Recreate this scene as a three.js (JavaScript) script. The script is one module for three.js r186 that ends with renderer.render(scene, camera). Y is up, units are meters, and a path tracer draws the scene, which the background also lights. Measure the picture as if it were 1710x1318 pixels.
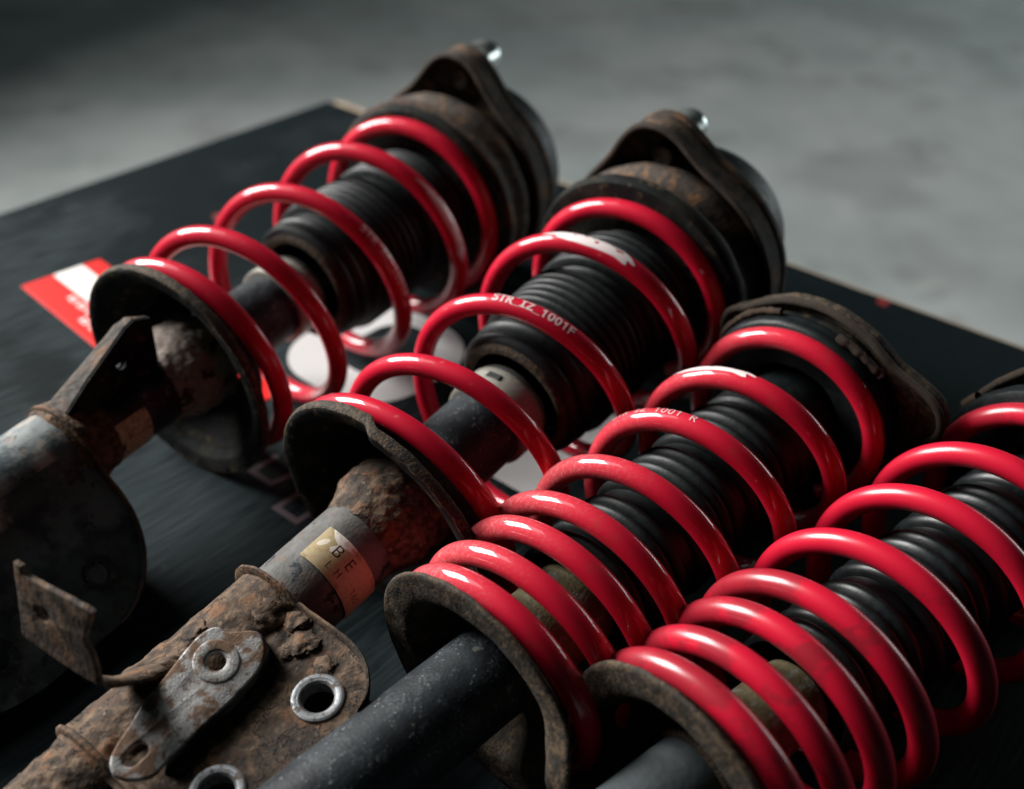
import * as THREE from 'three';
import { ImprovedNoise } from 'three/addons/math/ImprovedNoise.js';
import { mergeGeometries, mergeVertices, toCreasedNormals } from 'three/addons/utils/BufferGeometryUtils.js';
import { RoundedBoxGeometry } from 'three/addons/geometries/RoundedBoxGeometry.js';
import { RectAreaLightUniformsLib } from 'three/addons/lights/RectAreaLightUniformsLib.js';

// ---------------------------------------------------------------- camera, light, exposure
const scene = new THREE.Scene();
const camera = new THREE.PerspectiveCamera(39.51, 1024 / 789, 0.02, 60);
camera.position.set(0, 0.4228, 0);
camera.rotation.order = 'YXZ';
camera.rotation.set(-0.61177, 0, 0.02484);
camera.focus = 0.475;
camera.userData.fStop = 4.8;

const renderer = new THREE.WebGLRenderer({ antialias: true });
renderer.setSize(1024, 789);
renderer.toneMapping = THREE.LinearToneMapping;
renderer.toneMappingExposure = 1.0;
renderer.shadowMap.enabled = true;

scene.background = new THREE.Color().setRGB(0.0035, 0.0075, 0.0085);     // dim air of the unlit workshop
RectAreaLightUniformsLib.init();
function areaLight(color, intensity, w, h, pos, aim) {
  const l = new THREE.RectAreaLight(color, intensity, w, h);
  l.position.set(...pos); l.lookAt(...aim); scene.add(l); return l;
}
// the workshop's big window on the one side, a small one on the other
areaLight(new THREE.Color().setRGB(1.0, 0.99, 0.965), 37.0, 1.15, 1.2, [-1.93, 1.27, -1.38], [0.0, 0.6, -0.45]);     // lower pane
areaLight(new THREE.Color().setRGB(0.97, 0.995, 1.0), 3.2, 1.15, 1.2, [-1.93, 2.5, -1.38], [0.0, 1.5, -0.45]);      // upper pane, paler
areaLight(new THREE.Color().setRGB(0.9, 1.0, 1.0), 4.6, 3.6, 1.6, [4.4, 0.6, -3.8], [0, 0.0, -3.6]);

// ---------------------------------------------------------------- helpers
const perlin = new ImprovedNoise();
const n3 = (x, y, z) => perlin.noise(x, y, z);
function fbm(x, y, z, oct = 4, gain = 0.5) {
  let s = 0, a = 1, f = 1, t = 0;
  for (let i = 0; i < oct; i++) { s += a * n3(x * f + i * 17.3, y * f + i * 5.1, z * f + i * 9.7); t += a; a *= gain; f *= 2.03; }
  return s / t;
}
let seed = 12345;
const rnd = () => { seed = (seed * 1664525 + 1013904223) >>> 0; return seed / 4294967296; };
const clamp = (x, a = 0, b = 1) => Math.min(b, Math.max(a, x));
const sstep = (a, b, x) => { const t = clamp((x - a) / (b - a)); return t * t * (3 - 2 * t); };
const lerp = (a, b, t) => a + (b - a) * t;
const mix3 = (a, b, t) => [lerp(a[0], b[0], t), lerp(a[1], b[1], t), lerp(a[2], b[2], t)];
const D = Math.PI / 180;
const SL = new Uint8Array(4097); for (let i = 0; i <= 4096; i++) { const c = i / 4096; SL[i] = Math.round(255 * (c <= 0.0031308 ? 12.92 * c : 1.055 * Math.pow(c, 1 / 2.4) - 0.055)); }
const toS = (c) => SL[Math.round(clamp(c) * 4096)];

// periodic value noise for tiling textures
function tileNoise(per, sd) {
  const gx = new Float32Array(per * per), gy = new Float32Array(per * per); let s = sd >>> 0;
  for (let i = 0; i < gx.length; i++) { s = (s * 1664525 + 1013904223) >>> 0; const a = s / 4294967296 * 6.2832; gx[i] = Math.cos(a); gy[i] = Math.sin(a); }
  const w = (i) => ((i % per) + per) % per;
  return (u, v) => {
    const x = u * per, y = v * per, xi = Math.floor(x), yi = Math.floor(y), fx = x - xi, fy = y - yi, x0 = w(xi), x1 = w(xi + 1), y0 = w(yi) * per, y1 = w(yi + 1) * per;
    const sx = fx * fx * fx * (fx * (fx * 6 - 15) + 10), sy = fy * fy * fy * (fy * (fy * 6 - 15) + 10);
    const a = gx[y0 + x0] * fx + gy[y0 + x0] * fy, b = gx[y0 + x1] * (fx - 1) + gy[y0 + x1] * fy, c = gx[y1 + x0] * fx + gy[y1 + x0] * (fy - 1), d = gx[y1 + x1] * (fx - 1) + gy[y1 + x1] * (fy - 1);
    const p = a + (b - a) * sx, q = c + (d - c) * sx; return 0.5 + 0.7 * (p + (q - p) * sy);
  };
}
const FS = 1024;
function tileFbm(base, oct, sd) {         // computed once into a tiling field
  const F = new Float32Array(FS * FS); let a = 1, t = 0;
  for (let o = 0; o < oct; o++) { const n = tileNoise(base << o, sd + o * 101); for (let j = 0; j < FS; j++) for (let i = 0; i < FS; i++) F[j * FS + i] += a * n(i / FS, j / FS); t += a; a *= 0.55; }
  let m = 0, q = 0; for (let i = 0; i < F.length; i++) { m += F[i]; q += F[i] * F[i]; } m /= F.length; const sd1 = Math.sqrt(q / F.length - m * m);
  for (let i = 0; i < F.length; i++) F[i] = 0.5 + 0.105 * (F[i] - m) / sd1;
  return (u, v) => { const i = Math.floor(u * FS) & (FS - 1), j = Math.floor(v * FS) & (FS - 1); return F[j * FS + i]; };
}
// fn(u, v) -> { c: [linear rgb], r: roughness, b: bump 0..1, m: metalness }
function makeMaps(size, metres, fn, aspect = 1) {
  const w = size, h = Math.round(size * aspect), C = new Uint8Array(w * h * 4), Rm = new Uint8Array(w * h * 4), B = new Uint8Array(w * h * 4);
  for (let j = 0; j < h; j++) for (let i = 0; i < w; i++) {
    const o = fn(i / w, j / h), k = (j * w + i) * 4;
    C[k] = toS(o.c[0]); C[k + 1] = toS(o.c[1]); C[k + 2] = toS(o.c[2]); C[k + 3] = 255;
    Rm[k] = 255; Rm[k + 1] = 255 * clamp(o.r); Rm[k + 2] = 255 * clamp(o.m ?? 0); Rm[k + 3] = 255;
    B[k] = B[k + 1] = B[k + 2] = 255 * clamp(o.b); B[k + 3] = 255;
  }
  const mk = (d, srgb) => {
    const t = new THREE.DataTexture(d, w, h, THREE.RGBAFormat); t.wrapS = t.wrapT = THREE.RepeatWrapping; t.magFilter = THREE.LinearFilter; t.minFilter = THREE.LinearFilter;
    t.repeat.set(1 / metres, 1 / (metres * aspect)); if (srgb) t.colorSpace = THREE.SRGBColorSpace; t.needsUpdate = true; return t;
  };
  return { map: mk(C, true), rough: mk(Rm, false), bump: mk(B, false) };
}
function matOf(maps, bump, extra = {}) {
  return new THREE.MeshPhysicalMaterial({ map: maps.map, roughnessMap: maps.rough, metalnessMap: maps.rough, roughness: 1, metalness: 1, bumpMap: maps.bump, bumpScale: bump, side: THREE.DoubleSide, ...extra });
}
// ---- materials
const f8 = tileFbm(8, 5, 11), f4 = tileFbm(4, 6, 77), f16 = tileFbm(16, 5, 301), f32 = tileFbm(32, 4, 911), f64 = tileFbm(64, 3, 1301), f3 = tileFbm(3, 5, 5151);
const mapsRust = makeMaps(1024, 0.11, (u, v) => {
  const big = f4(u, v), mid = f16(u, v), fine = f64(u, v), w = f8(u, v);
  let c = mix3([0.045, 0.028, 0.017], [0.14, 0.087, 0.052], sstep(0.38, 0.66, mid));
  c = mix3(c, [0.2, 0.085, 0.034], sstep(0.56, 0.7, w) * 0.6);
  c = mix3(c, [0.025, 0.018, 0.014], sstep(0.5, 0.38, big) * 0.7);
  c = mix3(c, [0.28, 0.21, 0.155], sstep(0.66, 0.78, f32(u + 0.31, v)) * 0.5);
  const crack = sstep(0.016, 0.004, Math.abs(f8(u + 0.13, v + 0.4) - 0.5 + 0.3 * (f32(u, v) - 0.5))) * sstep(0.47, 0.55, f4(u + 0.5, v + 0.5));
  c = mix3(c, [0.012, 0.009, 0.007], crack);
  const k = 0.62 + 0.76 * fine; c = c.map((x) => x * k);
  return { c, r: 0.82 + 0.15 * fine, b: 0.45 * mid + 0.25 * fine + 0.3 * w - 0.5 * crack, m: 0 };
});
const mapsOldSteel = makeMaps(1024, 0.12, (u, v) => {      // dusty grey primer, blue black paint left in crisp islands, a little rust
  const big = f4(u, v), mid = f16(u, v), fine = f64(u, v), w = f8(u, v), e = 0.12 * (fine - 0.5) + 0.25 * (mid - 0.5);
  let c = mix3([0.075, 0.07, 0.064], [0.125, 0.12, 0.113], sstep(0.36, 0.66, w));
  c = mix3(c, [0.13, 0.085, 0.058], sstep(0.58, 0.66, mid) * 0.6);
  c = mix3(c, [0.009, 0.015, 0.021], sstep(0.575, 0.595, big * 0.6 + f8(u + 0.37, v + 0.11) * 0.4 + e));
  const k = 0.8 + 0.4 * fine; c = c.map((x) => x * k);
  return { c, r: 0.55 + 0.2 * w + 0.15 * fine, b: 0.3 * mid + 0.3 * fine + 0.3 * big, m: 0 };
});
const mapsDusty = makeMaps(1024, 0.16, (u, v) => {         // dark steel under pale dust, wiped in places
  const big = f4(u + 0.2, v), mid = f16(u, v), fine = f64(u, v), w = f8(u, v), e = 0.1 * (fine - 0.5) + 0.2 * (mid - 0.5);
  let c = mix3([0.03, 0.038, 0.042], [0.075, 0.082, 0.084], sstep(0.36, 0.66, w));
  c = mix3(c, [0.2, 0.195, 0.185], sstep(0.5, 0.68, big + 0.6 * e) * 0.8);
  c = mix3(c, [0.014, 0.018, 0.022], sstep(0.66, 0.7, f8(u + 0.6, v + 0.3) + e) * 0.8);
  c = mix3(c, [0.15, 0.105, 0.075], sstep(0.62, 0.7, mid) * 0.4);
  const k = 0.85 + 0.3 * fine; c = c.map((x) => x * k);
  return { c, r: 0.5 + 0.25 * w + 0.1 * fine, b: 0.3 * mid + 0.3 * fine + 0.3 * big, m: 0 };
});
const mapsBlackPaint = makeMaps(1024, 0.1, (u, v) => {     // black tube paint with pale dust specks
  const big = f4(u, v), mid = f16(u, v), fine = f64(u, v);
  let c = mix3([0.006, 0.009, 0.012], [0.014, 0.019, 0.0235], sstep(0.4, 0.62, big));
  c = mix3(c, [0.05, 0.058, 0.064], sstep(0.5, 0.66, f8(u, v)) * sstep(0.4, 0.6, fine) * 0.7);
  c = mix3(c, [0.36, 0.37, 0.37], sstep(0.68, 0.76, fine) * sstep(0.46, 0.62, mid) * 0.85);
  c = mix3(c, [0.13, 0.125, 0.115], sstep(0.7, 0.76, f16(u + 0.2, v + 0.6)) * 0.7);
  return { c, r: 0.4 + 0.2 * mid + 0.1 * fine, b: 0.5 * fine + 0.3 * mid, m: 0 };
});
const mapsGreaseBlack = makeMaps(512, 0.12, (u, v) => {    // black steel of seats and mounts, browned
  const big = f4(u, v), mid = f16(u, v), fine = f64(u, v);
  let c = mix3([0.006, 0.0075, 0.0075], [0.018, 0.018, 0.015], sstep(0.44, 0.64, big));
  c = mix3(c, [0.09, 0.065, 0.036], sstep(0.62, 0.72, mid) * 0.6);
  return { c, r: 0.62 + 0.3 * mid, b: 0.6 * mid + 0.3 * fine, m: 0 };
});
const mapsSeatRust = makeMaps(1024, 0.1, (u, v) => {       // dark brown oily flange
  const big = f8(u, v), mid = f16(u, v), fine = f64(u, v);
  let c = mix3([0.018, 0.012, 0.0068], [0.08, 0.05, 0.025], sstep(0.4, 0.64, f32(u, v) * 0.65 + mid * 0.35));
  c = mix3(c, [0.014, 0.012, 0.009], sstep(0.46, 0.4, big) * 0.6);
  c = mix3(c, [0.17, 0.115, 0.06], sstep(0.66, 0.78, f32(u, v + 0.4)) * 0.6);
  const k = 0.6 + 0.8 * fine; c = c.map((x) => x * k);
  return { c, r: 0.7 + 0.25 * fine, b: 0.5 * mid + 0.5 * fine, m: 0 };
});
const mapsMountRust = makeMaps(1024, 0.14, (u, v) => {     // orange brown pressed steel
  const big = f4(u, v), mid = f16(u, v), fine = f64(u, v), w = f8(u + 0.5, v);
  let c = mix3([0.026, 0.017, 0.011], [0.085, 0.05, 0.028], sstep(0.4, 0.62, mid));
  c = mix3(c, [0.2, 0.085, 0.025], sstep(0.56, 0.7, w) * 0.6);
  c = mix3(c, [0.018, 0.017, 0.015], sstep(0.52, 0.42, big) * 0.8);
  const k = 0.7 + 0.6 * fine; c = c.map((x) => x * k);
  return { c, r: 0.66 + 0.25 * fine, b: 0.5 * mid + 0.5 * fine, m: 0 };
});
const mapsRubber = makeMaps(512, 0.09, (u, v) => {
  const mid = f16(u, v), fine = f64(u, v);
  let c = mix3([0.0042, 0.0064, 0.0072], [0.0075, 0.0102, 0.0112], sstep(0.35, 0.65, mid));
  c = mix3(c, [0.09, 0.09, 0.088], sstep(0.76, 0.86, fine) * 0.4);
  return { c, r: 0.42 + 0.14 * mid, b: 0.4 * mid + 0.4 * fine, m: 0 };
});
const mapsBare = makeMaps(1024, 0.06, (u, v) => {          // scraped bare steel with pitting
  const mid = f16(u, v), fine = f64(u, v), w = f8(u, v), big = f4(u, v);
  const bare = sstep(0.42, 0.56, big * 0.5 + w * 0.5);
  let c = mix3([0.2, 0.12, 0.075], [0.45, 0.44, 0.43], bare);
  c = mix3(c, [0.13, 0.06, 0.03], sstep(0.6, 0.7, mid) * 0.7);
  const k = 0.75 + 0.5 * fine; c = c.map((x) => x * k);
  return { c, r: 0.38 + 0.35 * (1 - bare) + 0.2 * fine, b: 0.5 * mid + 0.5 * fine, m: 0.18 * bare };
});
const mapsTable = makeMaps(2048, 0.9, (u, v) => {          // black painted board: fine grain runs along u
  const g = tableGrain(u, v), s = f4(u, v), sc = f32(u * 1, v * 1);
  let c = mix3([0.0026, 0.0052, 0.0062], [0.0062, 0.0105, 0.0122], g);
  c = mix3(c, [0.018, 0.022, 0.024], sstep(0.58, 0.72, s) * 0.4);
  c = mix3(c, [0.05, 0.054, 0.054], sstep(0.76, 0.86, sc) * 0.5);
  const greyZone = sstep(0.43, 0.53, u + 0.25 * (g - 0.5) + 0.5 * (s - 0.5)) * sstep(0.98, 0.9, u);   // greyer front part of the top, in streaks along the grain
  c = mix3(c, [0.017 + 0.014 * g, 0.025 + 0.017 * g, 0.028 + 0.018 * g], greyZone * (0.45 + 0.9 * (g - 0.3)));
  return { c, r: 0.55 + 0.16 * s + 0.1 * g, b: 0.8 * g + 0.1 * sc, m: 0 };
});
function tableGrain(u, v) { const n = tableGrain.n ??= [tileNoise(256, 3), tileNoise(512, 4), tileNoise(64, 9)]; const uu = u * 0.03, w = 0.0016 * n[2](u * 0.1, v); return 0.55 * n[0](uu * 4, v + w) + 0.45 * n[1](uu * 2.2, v + w); }
const mapsFloor = makeMaps(1024, 3.2, (u, v) => {
  const b = f3(u, v), m = f8(u, v), f = f32(u, v);
  let c = mix3([0.31, 0.345, 0.34], [0.44, 0.46, 0.452], sstep(0.36, 0.66, b * 0.65 + m * 0.35));
  c = mix3(c, [0.28, 0.285, 0.28], sstep(0.52, 0.72, f8(u + 0.43, v + 0.2)) * 0.6);
  c = mix3(c, [0.2, 0.205, 0.2], sstep(0.64, 0.76, f16(u, v + 0.7)) * 0.5);
  const k = 0.9 + 0.2 * f; c = c.map((x) => x * k);
  return { c, r: 0.55 + 0.2 * m, b: 0.5 * m + 0.5 * f, m: 0 };
});
const M = {
  dusty: matOf(mapsDusty, 0.0004, { vertexColors: true }), mud: matOf(makeMaps(512, 0.08, (u, v) => { const k = 0.7 + 0.6 * f16(u, v), d = sstep(0.42, 0.36, f8(u, v)); return { c: mix3([0.24 * k, 0.195 * k, 0.165 * k], [0.04, 0.03, 0.024], d), r: 0.9, b: 0.5 * f16(u, v) + 0.5 * f8(u, v), m: 0 }; }), 0.0014),
  greyPaint: matOf(makeMaps(512, 0.1, (u, v) => { const k = 0.8 + 0.4 * f8(u, v); let c = [0.035 * k, 0.043 * k, 0.047 * k]; c = mix3(c, [0.2, 0.2, 0.19], sstep(0.74, 0.82, f32(u, v)) * 0.5); return { c, r: 0.5 + 0.2 * f16(u, v), b: f32(u, v), m: 0 }; }), 0.0002),
  bush: matOf(makeMaps(512, 0.03, (u, v) => { const k = 0.75 + 0.5 * f32(u, v * 1); const ru = sstep(0.54, 0.62, f8(u, v) + 0.3 * (f32(u, v) - 0.5)); return { c: mix3([0.24 * k, 0.25 * k, 0.26 * k], [0.09 * k, 0.055 * k, 0.034 * k], ru * 0.85), r: 0.4 + 0.25 * f16(u, v) + 0.3 * ru, b: 0.6 * f64(u, v) + 0.4 * f16(u, v), m: 0.7 * (1 - ru) }; }), 0.00012),
  rust: matOf(mapsRust, 0.0012), oldSteel: matOf(mapsOldSteel, 0.0006), blackPaint: matOf(mapsBlackPaint, 0.00025, { specularIntensity: 0.65 }), grease: matOf(mapsGreaseBlack, 0.0005, { specularIntensity: 0.25 }),
  seatRust: matOf(mapsSeatRust, 0.0007), mountRust: matOf(mapsMountRust, 0.0007), rubber: matOf(mapsRubber, 0.0002, { specularIntensity: 0.6 }), bare: matOf(mapsBare, 0.00035),
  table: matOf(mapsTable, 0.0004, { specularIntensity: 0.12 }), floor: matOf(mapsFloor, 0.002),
  rubberShiny: matOf(mapsRubber, 0.0001, { roughness: 0.78, specularIntensity: 0.8 }),
  chrome: new THREE.MeshPhysicalMaterial({ color: new THREE.Color().setRGB(0.62, 0.61, 0.58), metalness: 0.9, roughness: 0.24 }),
  zinc: new THREE.MeshPhysicalMaterial({ color: new THREE.Color().setRGB(0.6, 0.64, 0.63), metalness: 0.85, roughness: 0.22 }),
  collar: matOf(makeMaps(256, 0.05, (u, v) => { const k = 0.8 + 0.4 * f16(u, v); return { c: [0.34 * k, 0.325 * k, 0.28 * k], r: 0.35 + 0.2 * f16(u, v), b: f64(u, v), m: 0.35 }; }), 0.0001),
  olive: matOf(makeMaps(512, 0.06, (u, v) => { const k = 0.7 + 0.6 * f16(u, v); let c = mix3([0.14 * k, 0.115 * k, 0.055 * k], [0.2, 0.19, 0.16], sstep(0.52, 0.66, f8(u, v))); return { c, r: 0.5 + 0.3 * f16(u, v), b: f32(u, v), m: 0.1 }; }), 0.0003),
  plywood: matOf(makeMaps(512, 0.3, (u, v) => { const k = 0.7 + 0.6 * f16(u * 1, v * 1); return { c: [0.3 * k, 0.23 * k, 0.16 * k], r: 0.85, b: f32(u, v), m: 0 }; }), 0.0005),
  dark: new THREE.MeshPhysicalMaterial({ color: new THREE.Color().setRGB(0.01, 0.011, 0.012), roughness: 0.6 }),
};
const redBase = [0.64, 0.0075, 0.034];
const redMat = (rough, coat, coatRough) => new THREE.MeshPhysicalMaterial({ color: 0xffffff, vertexColors: true, roughness: rough, specularIntensity: 0.25, clearcoat: coat, clearcoatRoughness: coatRough });

// ---- geometry builders; strut axes: x along the strut towards its top, y up, z towards the near side
function gridGeo(nu, nv, pos, uvf, col) {
  const P = [], U = [], I = [], C = [];
  for (let j = 0; j <= nv; j++) for (let i = 0; i <= nu; i++) { P.push(...pos(i / nu, j / nv)); U.push(...uvf(i / nu, j / nv)); if (col) C.push(...col(i / nu, j / nv)); }
  for (let j = 0; j < nv; j++) for (let i = 0; i < nu; i++) { const a = j * (nu + 1) + i, b = a + 1, c = a + nu + 1, d = c + 1; I.push(a, b, d, a, d, c); }
  const g = new THREE.BufferGeometry();
  g.setAttribute('position', new THREE.Float32BufferAttribute(P, 3)); g.setAttribute('uv', new THREE.Float32BufferAttribute(U, 2));
  if (col) g.setAttribute('color', new THREE.Float32BufferAttribute(C, 3));
  g.setIndex(I); return g;
}
function creased(g, ang = 0.7) { g.scale(1000, 1000, 1000); const h = toCreasedNormals(g, ang); h.scale(0.001, 0.001, 0.001); return h; }   // its vertex hash needs coarse units
function strip(g) { const h = g.index ? g.toNonIndexed() : g; for (const k of Object.keys(h.attributes)) if (!['position', 'normal', 'uv'].includes(k)) h.deleteAttribute(k); return h; }
const join = (list) => mergeGeometries(list.map(strip));
// densify a profile of [a, r]
function dense(pts, step) {
  const out = [];
  for (let i = 0; i < pts.length - 1; i++) { const [a, r] = pts[i], [b, s] = pts[i + 1], n = Math.max(1, Math.ceil(Math.hypot(b - a, s - r) / step)); for (let k = 0; k < n; k++) out.push([lerp(a, b, k / n), lerp(r, s, k / n)]); }
  out.push(pts[pts.length - 1]); return out;
}
function round(pts, it = 2) {             // Chaikin rounding of an open profile
  for (let n = 0; n < it; n++) { const o = [pts[0]]; for (let i = 0; i < pts.length - 1; i++) { const p = pts[i], q = pts[i + 1]; o.push([p[0] * 0.75 + q[0] * 0.25, p[1] * 0.75 + q[1] * 0.25], [p[0] * 0.25 + q[0] * 0.75, p[1] * 0.25 + q[1] * 0.75]); } o.push(pts[pts.length - 1]); pts = o; }
  return pts;
}
function lathe(prof, seg = 96, warp = null, crease = 0.6) {
  const L = [0]; for (let i = 1; i < prof.length; i++) L.push(L[i - 1] + Math.hypot(prof[i][0] - prof[i - 1][0], prof[i][1] - prof[i - 1][1]));
  const rm = Math.max(...prof.map((p) => p[1]));
  const g = gridGeo(seg, prof.length - 1, (u, v) => {
    const [a, r] = prof[Math.round(v * (prof.length - 1))], t = (u === 1 ? 0 : u) * Math.PI * 2; let p = [a, r * Math.cos(t), r * Math.sin(t)];
    return warp ? warp(p, t, a, r) : p;
  }, (u, v) => [u * Math.round(2 * Math.PI * rm / 0.02) * 0.02, L[Math.round(v * (prof.length - 1))]]);
  return creased(g, crease);
}
// push a point outwards from the axis by noise
const rough3 = (amp, freq, off = 0) => (p, t, a, r) => { const k = amp * fbm(p[0] * freq + off, p[1] * freq, p[2] * freq, 4); const q = Math.max(r, 1e-5); return [p[0] + k * 0.4, p[1] * (1 + k / q), p[2] * (1 + k / q)]; };
function plateGeo(outline, depth, bevel, holes = [], curveSegments = 10) {
  const s = new THREE.Shape(outline.map(([x, y]) => new THREE.Vector2(x, y)));
  for (const h of holes) s.holes.push(h);
  return new THREE.ExtrudeGeometry(s, { depth, bevelEnabled: bevel > 0, bevelSize: bevel, bevelThickness: bevel, bevelSegments: 3, curveSegments });
}
function circHole(x, y, r) { const p = new THREE.Path(); p.absarc(x, y, r, 0, Math.PI * 2, true); return p; }
function slotHole(x, y, hx, r) { const p = new THREE.Path(); p.absarc(x + hx, y, r, -Math.PI / 2, Math.PI / 2, false); p.absarc(x - hx, y, r, Math.PI / 2, Math.PI * 1.5, false); p.closePath(); return p; }
function smoothLoop(pts, n = 90) { const c = new THREE.CatmullRomCurve3(pts.map(([x, y]) => new THREE.Vector3(x, y, 0)), true, 'centripetal'); return c.getPoints(n).slice(0, -1).map((p) => [p.x, p.y]); }
function tubeAlong(pts, r, seg = 200, rad = 10, closed = false) { const c = new THREE.CatmullRomCurve3(pts.map((p) => new THREE.Vector3(...p)), closed, 'centripetal'); return new THREE.TubeGeometry(c, seg, r, rad, closed); }
function hex(r, h) { const g = new THREE.CylinderGeometry(r, r, h, 6, 1); g.rotateZ(-Math.PI / 2); return g.toNonIndexed(); }
function cylX(r, a0, a1, seg = 24, r2 = r) { const g = new THREE.CylinderGeometry(r2, r, a1 - a0, seg, 1); g.rotateZ(-Math.PI / 2); g.translate((a0 + a1) / 2, 0, 0); return g; }
function obj(name, geo, mat, parent) {
  if (!geo.attributes.normal) geo.computeVertexNormals();
  const m = new THREE.Mesh(geo, mat); m.name = name; m.castShadow = m.receiveShadow = true; parent.add(m); return m;
}
function tag(o, label, category, group) { o.userData.label = label; o.userData.category = category; if (group) o.userData.group = group; return o; }

// ---------------------------------------------------------------- floor and bench
const TY = 0.003, CX = -0.19678, CZ = -1.14107, EL = [-0.63501, 0.77251], ER = [0.77251, 0.63501];
const tablePt = (L, R, y = 0) => [CX + EL[0] * L + ER[0] * R, TY + y, CZ + EL[1] * L + ER[1] * R];
{
  const g = new THREE.PlaneGeometry(16, 16, 1, 1); g.rotateX(-Math.PI / 2); const uv = g.attributes.uv; for (let i = 0; i < uv.count; i++) uv.setXY(i, uv.getX(i) * 16, uv.getY(i) * 16);
  const f = obj('floor', g, M.floor, scene); f.position.set(0, -0.78, -3); f.rotation.y = 0.25; f.userData.kind = 'structure';
}
const bench = new THREE.Group(); bench.name = 'workbench'; scene.add(bench); bench.position.set(...tablePt(0, 0)); bench.rotation.y = -Math.atan2(ER[1], ER[0]);
tag(bench, 'black topped workbench with a worn pale edge carrying all the struts', 'workbench');
// bench axes: x along R, z along L
function slab(name, pts, y0, y1, mat, uvRot, bevel = 0.0015) {
  const sh = new THREE.Shape(pts.map(([x, z]) => new THREE.Vector2(x, -z)));
  const g = new THREE.ExtrudeGeometry(sh, { depth: y1 - y0 - 2 * bevel, bevelEnabled: bevel > 0, bevelSize: bevel, bevelThickness: bevel, bevelOffset: -bevel, bevelSegments: 2 });
  g.rotateX(-Math.PI / 2); g.translate(0, y0 + bevel, 0);
  const p = g.attributes.position, uv = g.attributes.uv, nn = g.attributes.normal;
  for (let i = 0; i < p.count; i++) { if (Math.abs(nn.getY(i)) > 0.7) uvRot ? uv.setXY(i, p.getZ(i), p.getX(i)) : uv.setXY(i, p.getX(i), p.getZ(i)); else uv.setXY(i, p.getX(i) + p.getZ(i), p.getY(i)); }
  return obj(name, g, mat, bench);
}
{
  // the black top sheet lies a little askew on the board, so the raw board shows along one edge, its edge chipped
  const edge = []; for (let i = 0; i <= 90; i++) { const R = i / 90 * 1.5; edge.push([R, 0.010 - 0.006 * sstep(0, 0.5, R) + 0.0012 * fbm(R * 40, 1.7, 0.3, 3)]); }
  const left = []; for (let i = 60; i >= 1; i--) { const L = i / 60 * 1.4; left.push([0.0006 * fbm(L * 30, 8.1, 2.2, 3), L]); }
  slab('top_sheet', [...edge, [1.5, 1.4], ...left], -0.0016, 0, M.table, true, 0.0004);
  slab('board', [[0.003, -0.002], [1.5, -0.002], [1.5, 1.39], [0.003, 1.39]], -0.026, -0.0018, M.plywood, true, 0.001);
  for (const [x, z] of [[0.06, 0.06], [1.44, 0.06], [0.06, 1.33], [1.44, 1.33]]) {
    const g = new RoundedBoxGeometry(0.05, 0.75, 0.05, 2, 0.004); g.translate(x, -0.4015, z); obj('leg', g, M.dark, bench);
  }
}
// ---------------------------------------------------------------- print on the bench top
function canvasTex(w, h, draw) { const c = document.createElement('canvas'); c.width = w; c.height = h; const x = c.getContext('2d'); draw(x, w, h); const t = new THREE.CanvasTexture(c); t.colorSpace = THREE.SRGBColorSpace; return t; }
{
  const white = new THREE.MeshPhysicalMaterial({ color: new THREE.Color().setRGB(0.52, 0.52, 0.515), roughness: 0.55 });
  const flat = (pts, holes = []) => { const s = new THREE.Shape(pts.map(([L, R]) => new THREE.Vector2(R, -L))); for (const h of holes) s.holes.push(new THREE.Path(h.map(([L, R]) => new THREE.Vector2(R, -L)))); const g = new THREE.ExtrudeGeometry(s, { depth: 0.0003, bevelEnabled: false }); g.rotateX(-Math.PI / 2); g.translate(0, 0.0001, 0); return g; };
  const rr = (L0, L1, R0, R1, r) => { const o = []; for (const [cl, cr, a0] of [[L1 - r, R1 - r, 0], [L0 + r, R1 - r, 90], [L0 + r, R0 + r, 180], [L1 - r, R0 + r, 270]]) for (let k = 0; k <= 8; k++) { const a = (a0 + k * 90 / 8) * D; o.push([cl + r * Math.cos(a), cr + r * Math.sin(a)]); } return o; };
  obj('printed_letter', flat(rr(0.262, 0.375, 0.338, 0.448, 0.042), [rr(0.276, 0.344, 0.3705, 0.422, 0.022)]), white, bench);
  obj('printed_letter', flat(rr(0.268, 0.368, 0.535, 0.572, 0.004)), white, bench);
  const shadedPrint = new THREE.MeshPhysicalMaterial({ color: new THREE.Color().setRGB(0.11, 0.085, 0.095), roughness: 0.6 });  // faint print, its colour also darkened for the shade over it
  const frame = (L0, L1, R0, R1, t) => flat(rr(L0, L1, R0, R1, 0.003), [rr(L0 + t, L1 - t, R0 + t, R1 - t, 0.001)]);
  obj('printed_letter', flat([[0.44, 0.43], [0.444, 0.43], [0.462, 0.43], [0.462, 0.452], [0.441, 0.456], [0.441, 0.452], [0.458, 0.448], [0.458, 0.434], [0.44, 0.434]]), shadedPrint, bench);
  obj('printed_letter', flat([[0.452, 0.467], [0.474, 0.467], [0.474, 0.489], [0.456, 0.489], [0.456, 0.485], [0.47, 0.485], [0.47, 0.471], [0.452, 0.471]]), shadedPrint, bench);
  const redP = new THREE.MeshPhysicalMaterial({ color: new THREE.Color().setRGB(0.16, 0.012, 0.012), roughness: 0.6 });
  obj('red_mark', flat([[0.006, 0.623], [0.0055, 0.634], [0.016, 0.633], [0.015, 0.6255]]), redP, bench);
  obj('red_mark', flat([[0.25, 0.135], [0.262, 0.133], [0.27, 0.15], [0.256, 0.155]]), redP, bench);
}
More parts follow.
